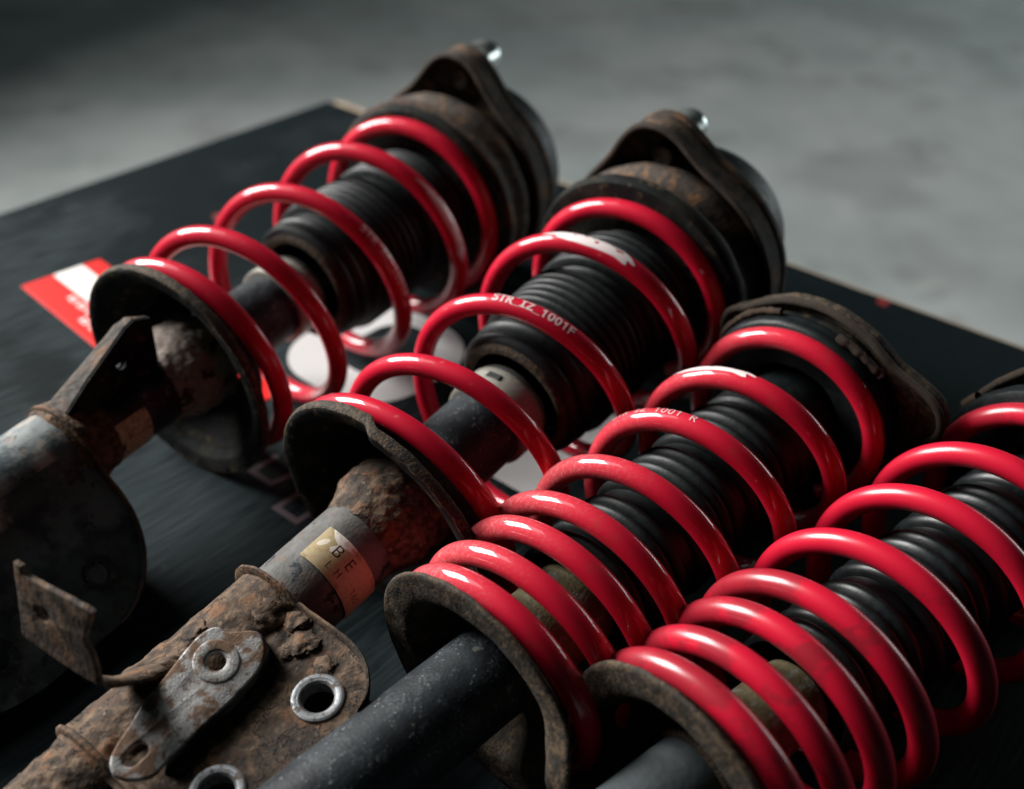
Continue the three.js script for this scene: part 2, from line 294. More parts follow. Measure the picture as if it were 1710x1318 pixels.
{
  // sticker: red card with a white band and small white print
  const t = canvasTex(1024, 512, (x, w, h) => {
    x.fillStyle = '#e0231f'; x.fillRect(0, 0, w, h);
    x.fillStyle = '#f4efe9'; x.fillRect(0, h * 0.23, w, h * 0.37);
    x.fillStyle = '#e8d2c8'; x.fillRect(w * 0.16, h * 0.4, w * 0.06, h * 0.07);
    x.fillStyle = '#f2e6e2';
    for (const [y, x0, n] of [[0.655, 0.16, 6], [0.79, 0.3, 4]]) for (let i = 0; i < n; i++) { const px = (x0 + i * 0.055) * w; x.fillRect(px, y * h, w * 0.036, h * 0.018); x.fillRect(px, y * h, w * 0.012, h * 0.075); x.fillRect(px, (y + 0.06) * h, w * 0.036, h * 0.018); x.fillRect(px + w * 0.026, (y + 0.02) * h, w * 0.011, h * 0.055); }
    x.fillRect(w * 0.42, h * 0.1, w * 0.03, h * 0.07);
  });
  const g = new RoundedBoxGeometry(0.25, 0.0006, 0.064, 2, 0.00025);
  const p = g.attributes.position, uv = g.attributes.uv; for (let i = 0; i < p.count; i++) uv.setXY(i, p.getX(i) / 0.25 + 0.5, 0.5 - p.getZ(i) / 0.064);
  const s = obj('sticker', g, new THREE.MeshPhysicalMaterial({ map: t, roughness: 0.4 }), scene);
  const c = tablePt(0.4145, 0.255, 0.0007); s.position.set(...c); s.rotation.y = -Math.atan2(ER[1], ER[0]) - 0.092;
  tag(s, 'red sticker with a white band and white print under a strut', 'sticker');
}

// ---------------------------------------------------------------- struts
const FIT = [
  { x: -0.18328, y: 0.07308, z: -0.52346, yaw: 0.56068, tilt: 0.06431, kn: [0.0, 0.03848, 0.09839, 0.15976, 0.20946], R: [0.06032, 0.0619, 0.0621, 0.06366, 0.06144], w: 0.0058 },
  { x: -0.05343, y: 0.07097, z: -0.40654, yaw: 0.64667, tilt: 0.14316, kn: [0.0, 0.0408, 0.09698, 0.15769, 0.20251], R: [0.05935, 0.0564, 0.05736, 0.05981, 0.0572], w: 0.0055 },
  { x: -0.00439, y: 0.06093, z: -0.31134, yaw: 0.75203, tilt: 0.09405, kn: [0.0, 0.01724, 0.03799, 0.05797, 0.09134, 0.13361, 0.17669, 0.2205], R: [0.04925, 0.0496, 0.04902, 0.04939, 0.04855, 0.049, 0.04849, 0.04815], w: 0.0056 },
  { x: 0.07495, y: 0.06108, z: -0.26403, yaw: 0.88102, tilt: 0.04925, kn: [0.0, 0.02058, 0.0424, 0.06532, 0.10399, 0.14836, 0.19206, 0.24053], R: [0.04892, 0.0479, 0.04869, 0.04965, 0.04946, 0.04939, 0.05004, 0.0485], w: 0.0058 },
];
function strutGroup(f, label, k) {
  const g = new THREE.Group(); g.name = 'coilover_strut' + (k ? '_00' + k : ''); scene.add(g);
  const u = new THREE.Vector3(Math.sin(f.yaw) * Math.cos(f.tilt), Math.sin(f.tilt), -Math.cos(f.yaw) * Math.cos(f.tilt));
  const side = new THREE.Vector3().crossVectors(u, new THREE.Vector3(0, 1, 0)).normalize(), up = new THREE.Vector3().crossVectors(side, u);
  const m = new THREE.Matrix4().makeBasis(u, up, side); g.quaternion.setFromRotationMatrix(m); g.position.set(f.x, f.y, f.z);
  tag(g, label, 'strut', 'car struts laid side by side on the bench'); return g;
}
function cat(arr, t) {                    // smooth interpolation through arr at integer t from 0
  const n = arr.length, i = clamp(Math.floor(t), 0, n - 2), f = t - i, p = (k) => (k < 0 ? 2 * arr[0] - arr[-k] : k >= n ? 2 * arr[n - 1] - arr[2 * n - 2 - k] : arr[k]);
  const a = p(i - 1), b = p(i), c = p(i + 1), d = p(i + 2); return b + 0.5 * f * (c - a + f * (2 * a - 5 * b + 4 * c - d + f * (3 * (b - c) + d - a)));
}
function springCurve(f) {
  const K = f.kn.length, A = [f.kn[0] - 0.005, ...f.kn, f.kn[K - 1] + 0.009], Rr = [f.R[0], ...f.R, f.R[K - 1]];
  return (tau) => {
    const a = cat(A, tau), r = cat(Rr, tau), th = tau * 2 * Math.PI;
    return new THREE.Vector3(a, r * Math.cos(th), r * Math.sin(th));
  };
}
function wireFrame(curve, tau) {
  const p = curve(tau), T = curve(tau + 0.001).sub(curve(tau - 0.001)).normalize();
  const N = new THREE.Vector3(0, p.y, p.z).normalize(); N.addScaledVector(T, -N.dot(T)).normalize();
  const B = new THREE.Vector3().crossVectors(N, T); if (B.x < 0) B.negate();    // N outwards, B towards the strut's top
  return { p, T, N, B };
}
function springGeo(f, perTurn, rad, color) {
  const curve = springCurve(f), K = f.kn.length, t0 = 0.55, t1 = K + 0.42, n = Math.round((t1 - t0) * perTurn), fr = []; let L = 0; const Ls = [];
  for (let j = 0; j <= n; j++) { const t = lerp(t0, t1, j / n), w = wireFrame(curve, t); if (j) L += w.p.distanceTo(fr[j - 1].p); w.t = t; fr.push(w); Ls.push(L); }
  const at = (u, j, sc = 1) => { const w = fr[j], a = u * Math.PI * 2; return w.p.clone().addScaledVector(w.N, f.w * sc * Math.cos(a)).addScaledVector(w.B, f.w * sc * Math.sin(a)); };
  const g = gridGeo(rad, n + 4, (u, v) => {
    const j = Math.round(v * (n + 4)) - 2, jj = clamp(j, 0, n), sc = j < 0 ? (j === -2 ? 0.02 : 0.9) : j > n ? (j === n + 2 ? 0.02 : 0.9) : 1, q = at(u, jj, sc);
    if (j < 0 || j > n) q.addScaledVector(fr[jj].T, (j < 0 ? -1 : 1) * f.w * 0.12); return [q.x, q.y, q.z];
  }, (u, v) => [Ls[clamp(Math.round(v * (n + 4)) - 2, 0, n)], u * f.w * 6.283], (u, v) => {
    const j = clamp(Math.round(v * (n + 4)) - 2, 0, n), q = at(u, j); return color(fr[j].t, u * 360, q, Ls[j]);
  });
  g.computeVertexNormals();
  // close the seam of the normals
  const nn = g.attributes.normal; for (let j = 0; j <= n + 4; j++) { const a = j * (rad + 1), b = a + rad; const v = new THREE.Vector3(nn.getX(a) + nn.getX(b), nn.getY(a) + nn.getY(b), nn.getZ(a) + nn.getZ(b)).normalize(); nn.setXYZ(a, v.x, v.y, v.z); nn.setXYZ(b, v.x, v.y, v.z); }
  // outward check
  const q0 = fr[Math.floor(n / 2)], idx = (Math.floor(n / 2) + 2) * (rad + 1); if (nn.getX(idx) * q0.N.x + nn.getY(idx) * q0.N.y + nn.getZ(idx) * q0.N.z < 0) { for (let i = 0; i < nn.count; i++) nn.setXYZ(i, -nn.getX(i), -nn.getY(i), -nn.getZ(i)); const ix = g.index.array; for (let i = 0; i < ix.length; i += 3) { const t = ix[i]; ix[i] = ix[i + 1]; ix[i + 1] = t; } }
  return g;
}
// print on the wire: a thin film that follows it, tau0..tau1 along, psi0..psi1 degrees round the wire (0 outwards, 90 towards the top)
function wirePrint(f, tau0, tau1, psi0, psi1, tex, parent, name = 'printed_lettering') {
  const curve = springCurve(f);
  const g = gridGeo(80, 10, (u, v) => { const w = wireFrame(curve, lerp(tau0, tau1, u)), a = lerp(psi0, psi1, v) * D, r = f.w + 0.00015; const q = w.p.clone().addScaledVector(w.N, r * Math.cos(a)).addScaledVector(w.B, r * Math.sin(a)); return [q.x, q.y, q.z]; }, (u, v) => [u, v]);
  g.computeVertexNormals();
  return obj(name, g, new THREE.MeshPhysicalMaterial({ map: tex, transparent: true, alphaTest: 0.35, roughness: 0.4, clearcoat: 0.5, clearcoatRoughness: 0.15, side: THREE.DoubleSide }), parent);
}
const inkTex = (txt, w, h, font, stroke = 0, spacing = 0) => canvasTex(w, h, (x) => {
  x.clearRect(0, 0, w, h); x.fillStyle = '#ecc2c2'; x.font = font; x.textBaseline = 'middle'; x.textAlign = 'left';
  const tw = [...txt].map((c) => x.measureText(c).width + spacing), tot = tw.reduce((a, b) => a + b, 0); x.save(); x.scale(w * 0.98 / tot, 1); let cx = 0; x.lineWidth = stroke; x.strokeStyle = '#ecc2c2'; [...txt].forEach((c, i) => { x.fillText(c, cx + 2, h * 0.53); if (stroke) x.strokeText(c, cx + 2, h * 0.53); cx += tw[i]; }); x.restore();
});
const markTex = canvasTex(1024, 160, (x, w, h) => {       // maker's mark: a nearly solid slanted white band with notches and a swept tail
  x.clearRect(0, 0, w, h); x.fillStyle = '#f6e6e4';
  const poly = (p, c) => { x.fillStyle = c ?? '#f6e6e4'; x.beginPath(); p.forEach(([a, b], i) => (i ? x.lineTo(a * w, b * h) : x.moveTo(a * w, b * h))); x.closePath(); x.fill(); };
  poly([[0, 0.52], [0.1, 0.3], [0.2, 0.12], [0.215, 0.02], [0.27, 0.12], [0.3, 0], [0.38, 0.06], [0.41, 0], [0.5, 0.02], [0.52, 0.16], [0.55, 0.16], [0.56, 0], [0.7, 0], [0.705, 0.1], [0.8, 0.06], [0.86, 0], [0.93, 0.28], [1, 0.62], [0.985, 0.7], [0.91, 0.62], [0.925, 0.94], [0.89, 0.98], [0.8, 0.88], [0.5, 0.96], [0.3, 0.9], [0.18, 0.72], [0.16, 0.56]]);
  x.globalCompositeOperation = 'destination-out';
  poly([[0.33, 0.3], [0.36, 0.24], [0.375, 0.34], [0.345, 0.4]]); poly([[0.56, 0.42], [0.6, 0.34], [0.605, 0.54], [0.57, 0.58]]); poly([[0.76, 0.28], [0.84, 0.22], [0.86, 0.36], [0.79, 0.46]]); poly([[0.44, 0.2], [0.46, 0.0], [0.475, 0.0], [0.46, 0.3]]);
  x.globalCompositeOperation = 'source-over';
});
const cleanRed = (f) => (t, psi, q, L) => { const k = 0.93 + 0.14 * fbm(q.x * 60, q.y * 60, q.z * 60, 2); const sp = sstep(0.62, 0.72, n3(q.x * 700 + 3, q.y * 700, q.z * 700)); return mix3(redBase.map((c) => c * k), [0.6, 0.25, 0.22], sp * 0.5); };
function dustyRed(t, psi, q, L) {         // pale grit lying on the coils of this strut
  const fr = t - Math.round(t), pa = ((psi + 180) % 360) - 180;
  const lying = sstep(-0.4, -0.28, fr) * sstep(0.06, -0.14, fr) * sstep(150, 80, Math.abs(pa + 30)) * (t < 5.6 ? 1 : 0.45);
  const grit = n3(q.x * 1400, q.y * 1400, q.z * 1400) * 0.55 + n3(q.x * 700, q.y * 700, q.z * 700) * 0.45;
  const patch = fbm(q.x * 90, q.y * 90, q.z * 90, 3);
  const g = clamp((0.28 + 0.72 * sstep(-0.05, 0.4, grit + 0.15 * patch)) * lying + 0.9 * sstep(0.5, 0.6, grit) * 0.12);
  const under = sstep(0.1, 0.3, patch + 0.3 * grit) * (fr > 0.02 ? 0.12 : 0);
  let c = mix3(redBase, [0.7, 0.3, 0.28], 0.62 * g);
  const rim = sstep(60, 100, Math.abs(pa + 40)) * sstep(-0.02, 0.22, grit + patch * 0.8) * sstep(3, -1, pa);
  c = mix3(c, [0.13, 0.085, 0.05], clamp(rim * 0.8 + under));
  return c;
}
function grimyRed(t, psi, q, L) {         // dark greasy film with its own torn outline
  const fr = t - Math.round(t), p = fbm(q.x * 45 + 9, q.y * 45, q.z * 45, 4), fine = fbm(q.x * 350, q.y * 350, q.z * 350, 2);
  const film = sstep(-0.05, 0.07, 0.15 - Math.abs(fr + 0.14) + 0.5 * p + 0.12 * fine) * (t < 4.6 ? 1 : t > 7.6 ? 0.8 : 0);
  let c = mix3(redBase, [0.075, 0.022, 0.024], film * 0.45);
  const smear = sstep(0.3, 0.45, fbm(q.x * 80 + 31, q.y * 80, q.z * 80, 3) + 0.3 * fine); return mix3(c, [0.05, 0.01, 0.012], smear * 0.2);
}
// a bellows profile: list of [a0, a1, r0, r1, pitch, amp]
function bellows(segs, wall = 0.002) {
  const o = [];
  for (const [a0, a1, r0, r1, pitch, amp] of segs) { const n = Math.max(2, Math.round((a1 - a0) / (pitch ? pitch / 12 : 0.002))); for (let i = 0; i < n; i++) { const t = i / n, a = lerp(a0, a1, t), ph = pitch ? (a - a0) / pitch : 0; o.push([a, lerp(r0, r1, t) + (pitch ? amp * (Math.pow(Math.abs(Math.sin(Math.PI * ph)), 0.7) * 2 - 1) : 0)]); } }
  const [, a1, , r1] = segs[segs.length - 1]; o.push([a1, r1]);
  const f = o[0]; return [[f[0] + 0.02, f[1] - 0.006], [f[0] + 0.001, f[1] - 0.004], [f[0] - 0.0008, f[1] - 0.0025], ...o];
}
// sheet bent round the tube (U section, open to the near side) with two flat cheeks; outline start/end vary along the section
function cheekBracket(o) {
  const { roll, rad, h, zMax, aStart, aEnd, th, holes, disp, hole } = o;
  const path = []; const zc = Math.sqrt(rad * rad - h * h), ang = Math.atan2(zc, h);
  const N1 = 46, N2 = 90;
  for (let i = 0; i < N1; i++) { const z = lerp(zMax, zc, i / N1); path.push([-h, z, 1]); }
  for (let i = 0; i <= N2; i++) { const phi = (Math.PI - ang) + i / N2 * (Math.PI + 2 * ang); path.push([rad * Math.cos(phi), rad * Math.sin(phi), 0]); }
  for (let i = 1; i <= N1; i++) { const z = lerp(zc, zMax, Math.sin(i / N1 * Math.PI / 2)); path.push([h, z, 1]); }
  const n = path.length, S = [0]; for (let i = 1; i < n; i++) S.push(S[i - 1] + Math.hypot(path[i][0] - path[i - 1][0], path[i][1] - path[i - 1][1]));
  const nor = path.map((p, i) => { const a = path[Math.max(0, i - 1)], b = path[Math.min(n - 1, i + 1)]; const dy = b[0] - a[0], dz = b[1] - a[1], l = Math.hypot(dy, dz) || 1; return [dz / l, -dy / l]; });
  const cr = Math.cos(roll), sr = Math.sin(roll), NA = 130;
  const rot = (a, y, z) => [a, y * cr - z * sr, y * sr + z * cr];
  const P = [], U = [], I = [], Cc = [], id = (l, i, j) => (l * (NA + 1) + j) * n + i;
  for (let l = 0; l < 2; l++) for (let j = 0; j <= NA; j++) for (let i = 0; i < n; i++) {
    const [y, z] = path[i], z0 = path[i][2] ? z : -1, a = lerp(aStart(z0), aEnd(z0), j / NA), d = l ? -th : disp(a, y, z);
    P.push(...rot(a, y + nor[i][0] * d, z + nor[i][1] * d)); U.push(S[i], a); if (o.tint) Cc.push(...o.tint(a, y, z, path[i][2]));
  }
  const cut = (i, j) => { const [y, z, f] = path[i]; if (!f) return false; const z0 = z, a = lerp(aStart(z0), aEnd(z0), (j + 0.5) / NA); return holes.some(([ha, hz]) => Math.hypot(a - ha, z - hz) < hole); };
  for (let j = 0; j < NA; j++) for (let i = 0; i < n - 1; i++) {
    if (cut(i, j)) continue;
    const a = id(0, i, j), b = id(0, i + 1, j), c = id(0, i, j + 1), d = id(0, i + 1, j + 1); I.push(a, c, b, b, c, d);
    const e = id(1, i, j), f = id(1, i + 1, j), g = id(1, i, j + 1), h2 = id(1, i + 1, j + 1); I.push(e, f, g, f, h2, g);
    const q = (p0, p1, q0, q1) => I.push(p0, p1, q0, p1, q1, q0);
    if (j === 0 || cut(i, j - 1)) q(a, b, e, f); if (j === NA - 1 || cut(i, j + 1)) q(d, c, h2, g);
    if (i === 0 || cut(i - 1, j)) q(c, a, g, e); if (i === n - 2 || cut(i + 1, j)) q(b, d, f, h2);
  }
  const g = new THREE.BufferGeometry(); g.setAttribute('position', new THREE.Float32BufferAttribute(P, 3)); g.setAttribute('uv', new THREE.Float32BufferAttribute(U, 2)); if (o.tint) g.setAttribute('color', new THREE.Float32BufferAttribute(Cc, 3)); g.setIndex(I);
  return { geo: creased(g, 0.9), path, rot, nor };
}
function bushRing(R, r, h) {              // turned steel bush in a bolt hole, axis along local y
  const p = [[-0.006, r], [h * 0.1, r], [h * 0.75, r + 0.0009], [h * 0.9, r + 0.0016], [h * 0.86, r + 0.0018], [h, r + 0.0021], [h, R - 0.0012], [h * 0.75, R - 0.0003], [0, R], [-0.006, R]];
  const g = lathe(p, 64, null, 0.3); g.rotateZ(Math.PI / 2); return g;
}
function lipAlong(br, aFn, height, thick, off = 0) {   // turned-up edge along the bracket's start
  const { path, rot, nor } = br, n = path.length;
  return creased(gridGeo(n - 1, 8, (u, v) => {
    const i = Math.round(u * (n - 1)), k = Math.round(v * 8), [y, z, f] = path[i], a0 = aFn(f ? z : -1);
    const sec = [[0, 0], [0, height * 0.6], [thick * 0.25, height], [thick * 0.75, height], [thick, height * 0.6], [thick, 0], [thick * 1.6, -0.001], [thick, -0.0015], [0, 0]][k];
    const e = 0.0005 * fbm(z * 160, y * 160, a0 * 160 + 4, 3); const d = sec[1] + (sec[1] > 0 ? e : 0) + off; return rot(a0 - sec[0] + 0.0006 + e * 0.6, y + nor[i][0] * d, z + nor[i][1] * d);
  }, (u, v) => [u * 0.2, v * 0.01]), 0.8);
}
function mountPlate(rFn, a, th, lip, n = 160) {
  const out = []; for (let i = 0; i < n; i++) { const t = i / n * 2 * Math.PI; out.push([rFn(t) * Math.cos(t), rFn(t) * Math.sin(t)]); }
  const s = new THREE.Shape(out.map(([y, z]) => new THREE.Vector2(y, z)));
  const g = new THREE.ExtrudeGeometry(s, { depth: th, bevelEnabled: true, bevelSize: 0.001, bevelThickness: 0.001, bevelSegments: 2 });
  // shape (x=y, y=z, extrude=z) -> (a, y, z)
  g.applyMatrix4(new THREE.Matrix4().set(0, 0, 1, a, 1, 0, 0, 0, 0, 1, 0, 0, 0, 0, 0, 1));
  const rim = tubeAlong(out.filter((_, i) => i % 2 === 0).map(([y, z], i) => [a - lip + 0.0008 * fbm(y * 60, z * 60, 1, 2), y, z]), 0.0021, 260, 10, true);
  const wall = gridGeo(n, 1, (u, v) => { const i = Math.round(u * n) % n, [y, z] = out[i]; return [lerp(a + 0.001, a - lip, v), y, z]; }, (u, v) => [u * 0.45, v * lip]); wall.computeVertexNormals();
  return join([g, rim, wall]);
}
const ear = (t, c, w, h) => { let d = Math.atan2(Math.sin(t - c), Math.cos(t - c)); return h * Math.exp(-Math.pow(Math.abs(d) / w, 2.2)); };

// ================================================================ front struts
function frontStrut(f, idx, label, o) {
  const G = strutGroup(f, label, idx), off = idx * 3.7;
  // spring and its print
  const sp = obj('coil_spring', springGeo(f, 320, 28, cleanRed(f)), redMat(0.55, 0.85, 0.08), G);
  for (const w of o.prints) wirePrint(f, ...w, sp);
  // lower spring seat
  const k = o.seatR, s0 = o.seatA;
  const seat = round([[s0 + 0.027, 0.0226], [s0 + 0.024, 0.039], [s0 + 0.013, 0.049], [s0, 0.0535], [s0 - 0.0005, k - 0.003], [s0 - 0.002, k], [s0 - 0.0055, k + 0.0003], [s0 - 0.0068, k - 0.0012], [s0 - 0.0062, k - 0.005], [s0 - 0.0052, k - 0.0082], [s0 - 0.0035, k - 0.0092], [s0 + 0.002, k - 0.012], [s0 + 0.012, 0.046], [s0 + 0.021, 0.038], [s0 + 0.024, 0.0228]], 2);
  obj('spring_seat', lathe(seat, 160, (p, t, a, r) => {
    const dt = Math.atan2(Math.sin(t - o.stepAng), Math.cos(t - o.stepAng)), st = o.step * sstep(-0.09, 0.03, dt) * sstep(2.6, 1.2, dt) * sstep(0.04, 0.06, r), e = 0.0006 * fbm(p[0] * 70 + off, p[1] * 70, p[2] * 70, 3) * sstep(0.04, 0.06, r);
    return [p[0] - st + e, p[1] * (1 + e * 8), p[2] * (1 + e * 8)];
  }), M.grease, G);
  obj('seat_edge', lathe(round([[s0 - 0.0012, k - 0.002], [s0 - 0.001, k + 0.0009], [s0 - 0.004, k + 0.0014], [s0 - 0.0066, k + 0.0003], [s0 - 0.0064, k - 0.0018]], 1), 160, (p, t, a, r) => {
    const dt = Math.atan2(Math.sin(t - o.stepAng), Math.cos(t - o.stepAng)), st = o.step * sstep(-0.09, 0.03, dt) * sstep(2.6, 1.2, dt), e = 0.0007 * fbm(p[0] * 160 + off, p[1] * 160, p[2] * 160, 3); return [p[0] - st + e, p[1] * (1 + e * 7), p[2] * (1 + e * 7)];
  }), M.seatRust, G);
  // tube
  obj('strut_tube', lathe(dense([[-0.21, 0.001], [-0.21, 0.018], [-0.206, 0.0205], [-0.19, 0.0213], [0.073, 0.0213], [0.073, 0.02]], 0.004), 72, rough3(0.0004, 60, off)), o.tubeMat, G);
  obj('weld_collar', lathe(round(dense([[-0.03, 0.0215], [-0.022, 0.0235], [-0.014, 0.0278], [0.0, 0.0275], [s0 + 0.016, 0.0285], [s0 + 0.016, 0.022]], 0.0012), 1), 150, rough3(0.002, 140, off + 2), 0.9), o.collarMat, G);
  if (o.sleeve) obj('tube_sleeve', lathe(dense([[0.012, 0.0214], [0.013, 0.0219], [0.0655, 0.0219], [0.0665, 0.0214]], 0.004), 72), M.blackPaint, G);
  const col = obj('gland_collar', lathe(round([[0.066, 0.0212], [0.066, 0.0243], [0.068, 0.0247], [0.0845, 0.0247], [0.0855, 0.0242]], 1), 96), M.collar, G);
  const slot = new RoundedBoxGeometry(0.004, 0.0012, 0.0085, 2, 0.0005); slot.translate(0, 0.0247, 0); slot.rotateX(o.slotAng); slot.translate(0.079, 0, 0); obj('slot', slot, M.dark, col);
  obj('gland_ring', lathe(round([[0.0855, 0.0243], [0.088, 0.0238], [0.0905, 0.0225], [0.0915, 0.019], [0.0915, 0.009]], 1), 96), M.chrome, G);
  obj('piston_rod', cylX(0.009, 0.0915, 0.25, 32), M.chrome, G);
  // dust boot
  obj('dust_boot', lathe(bellows(o.boot), 128, rough3(0.00015, 30, off), 0.5), M.rubber, G);
  obj('boot_edge', lathe(round([[o.boot[0][0] + 0.0005, o.boot[0][2] - 0.0072], [o.boot[0][0] - 0.0018, o.boot[0][2] - 0.0062], [o.boot[0][0] - 0.0018, o.boot[0][2] - 0.0025], [o.boot[0][0] + 0.0008, o.boot[0][2] - 0.001]], 1), 128), M.seatRust, G);
  // upper seat, mount and bearing cover
  const t = o.top;
  obj('upper_insulator', lathe(round([[t - 0.002, 0.035], [t - 0.003, 0.05], [t - 0.0035, 0.066], [t - 0.003, 0.0705], [t + 0.004, 0.0715], [t + 0.006, 0.069]], 1), 128, rough3(0.0005, 60, off)), M.grease, G);
  obj('upper_seat', lathe(round([[t + 0.002, 0.066], [t + 0.003, o.topR], [t + 0.0065, o.topR + 0.0004], [t + 0.009, o.topR - 0.001], [t + 0.012, o.topR - 0.006], [t + 0.02, o.topR - 0.0065], [t + 0.026, o.topR - 0.003], [t + 0.032, o.topR - 0.004], [t + 0.045, o.topR - 0.012], [t + 0.052, o.topR - 0.02]], 1), 150, rough3(0.0016, 55, off), 0.7), M.mountRust, G);
  const ma = o.mountA, ea = o.earAng;
  const mp = obj('mount_plate', mountPlate((q) => o.mountR + ear(q, ea, 0.34, o.earH) + ear(q, ea + Math.PI, 0.34, o.earLow), ma, 0.003, 0.017), M.mountRust, G);
  for (const [ang, rr] of [[ea, o.boltR], [ea + Math.PI, o.boltR]]) {
    const y = rr * Math.cos(ang), z = rr * Math.sin(ang);
    const head = lathe(round([[ma - 0.007, 0.0005], [ma - 0.007, 0.006], [ma - 0.006, 0.0078], [ma, 0.0082]], 1), 32); head.translate(-0.003, y * 0.93, z * 0.93); obj('bolt_head', head, M.mountRust, mp);
    const st = cylX(0.005, ma, ma + 0.03, 20); st.translate(0, y, z); obj('stud', st, M.zinc, mp);
    const nut = join([(() => { const h = hex(0.0122, 0.011); h.translate(ma + 0.0185, 0, 0); return h; })(), lathe(round([[ma + 0.0238, 0.011], [ma + 0.0265, 0.0105], [ma + 0.0295, 0.0085], [ma + 0.0315, 0.0055], [ma + 0.0322, 0.0002]], 1), 32)]); nut.translate(0, y, z); obj('cap_nut', nut, M.zinc, mp);
  }
  obj('bearing_cover', lathe(round([[ma + 0.002, o.capR + 0.008], [ma + 0.006, o.capR + 0.0085], [o.capA - 0.008, o.capR + 0.004], [o.capA, o.capR], [o.capA + 0.006, o.capR - 0.006], [o.capA + 0.008, 0.03], [o.capA + 0.006, 0.0005]], 2), 128), M.blackPaint, G);
  return G;
}
const codeF = inkTex('STR_IZ_1001F', 1024, 128, 'bold 138px monospace', 7);
const codeR = inkTex('STR_IZ_1001 R', 1024, 128, '138px monospace');

const S1 = frontStrut(FIT[0], 0, 'red sprung strut lying over the red and white sticker, grey worn lower bracket', {
  prints: [[3.115, 3.24, -30, 30, codeF], [4.1, 4.25, -45, 8, markTex]], seatR: 0.0664, seatA: -0.0088, stepAng: 0.5, step: 0, tubeMat: M.blackPaint, collarMat: M.mud, slotAng: 0.4,
  boot: [[0.094, 0.112, 0.0365, 0.0395, 0.0085, 0.0022], [0.112, 0.118, 0.039, 0.0395, 0, 0], [0.118, 0.163, 0.0418, 0.0425, 0.0061, 0.003], [0.163, 0.173, 0.0395, 0.0395, 0, 0], [0.173, 0.208, 0.0425, 0.0425, 0.0062, 0.003], [0.208, 0.226, 0.0395, 0.037, 0.0062, 0.002], [0.226, 0.236, 0.036, 0.033, 0, 0]],
  top: 0.2185, topR: 0.0736, mountA: 0.277, mountR: 0.0715, earAng: 2 * D, earH: 0.0225, earLow: 0.0185, boltR: 0.081, capR: 0.057, capA: 0.312,
});
const S2 = frontStrut(FIT[1], 1, 'red sprung strut with rust crusted bracket and tan paper label', {
  prints: [[2.972, 3.094, -34, 26, codeF], [3.94, 4.08, -48, 34, markTex]], seatR: 0.0655, seatA: -0.0066, stepAng: 0.12, step: 0.004, sleeve: true, tubeMat: M.oldSteel, collarMat: M.rust, slotAng: -0.05,
  boot: [[0.092, 0.112, 0.0355, 0.0385, 0.0095, 0.0022], [0.112, 0.118, 0.037, 0.0375, 0, 0], [0.118, 0.156, 0.04, 0.041, 0.0058, 0.0028], [0.156, 0.167, 0.0375, 0.0375, 0, 0], [0.167, 0.2, 0.0412, 0.041, 0.0058, 0.0028], [0.2, 0.218, 0.038, 0.036, 0.0058, 0.002], [0.218, 0.23, 0.035, 0.031, 0, 0]],
  top: 0.2115, topR: 0.069, mountA: 0.262, mountR: 0.069, earAng: -9 * D, earH: 0.0185, earLow: 0.0365, boltR: 0.069, capR: 0.0485, capA: 0.304,
});

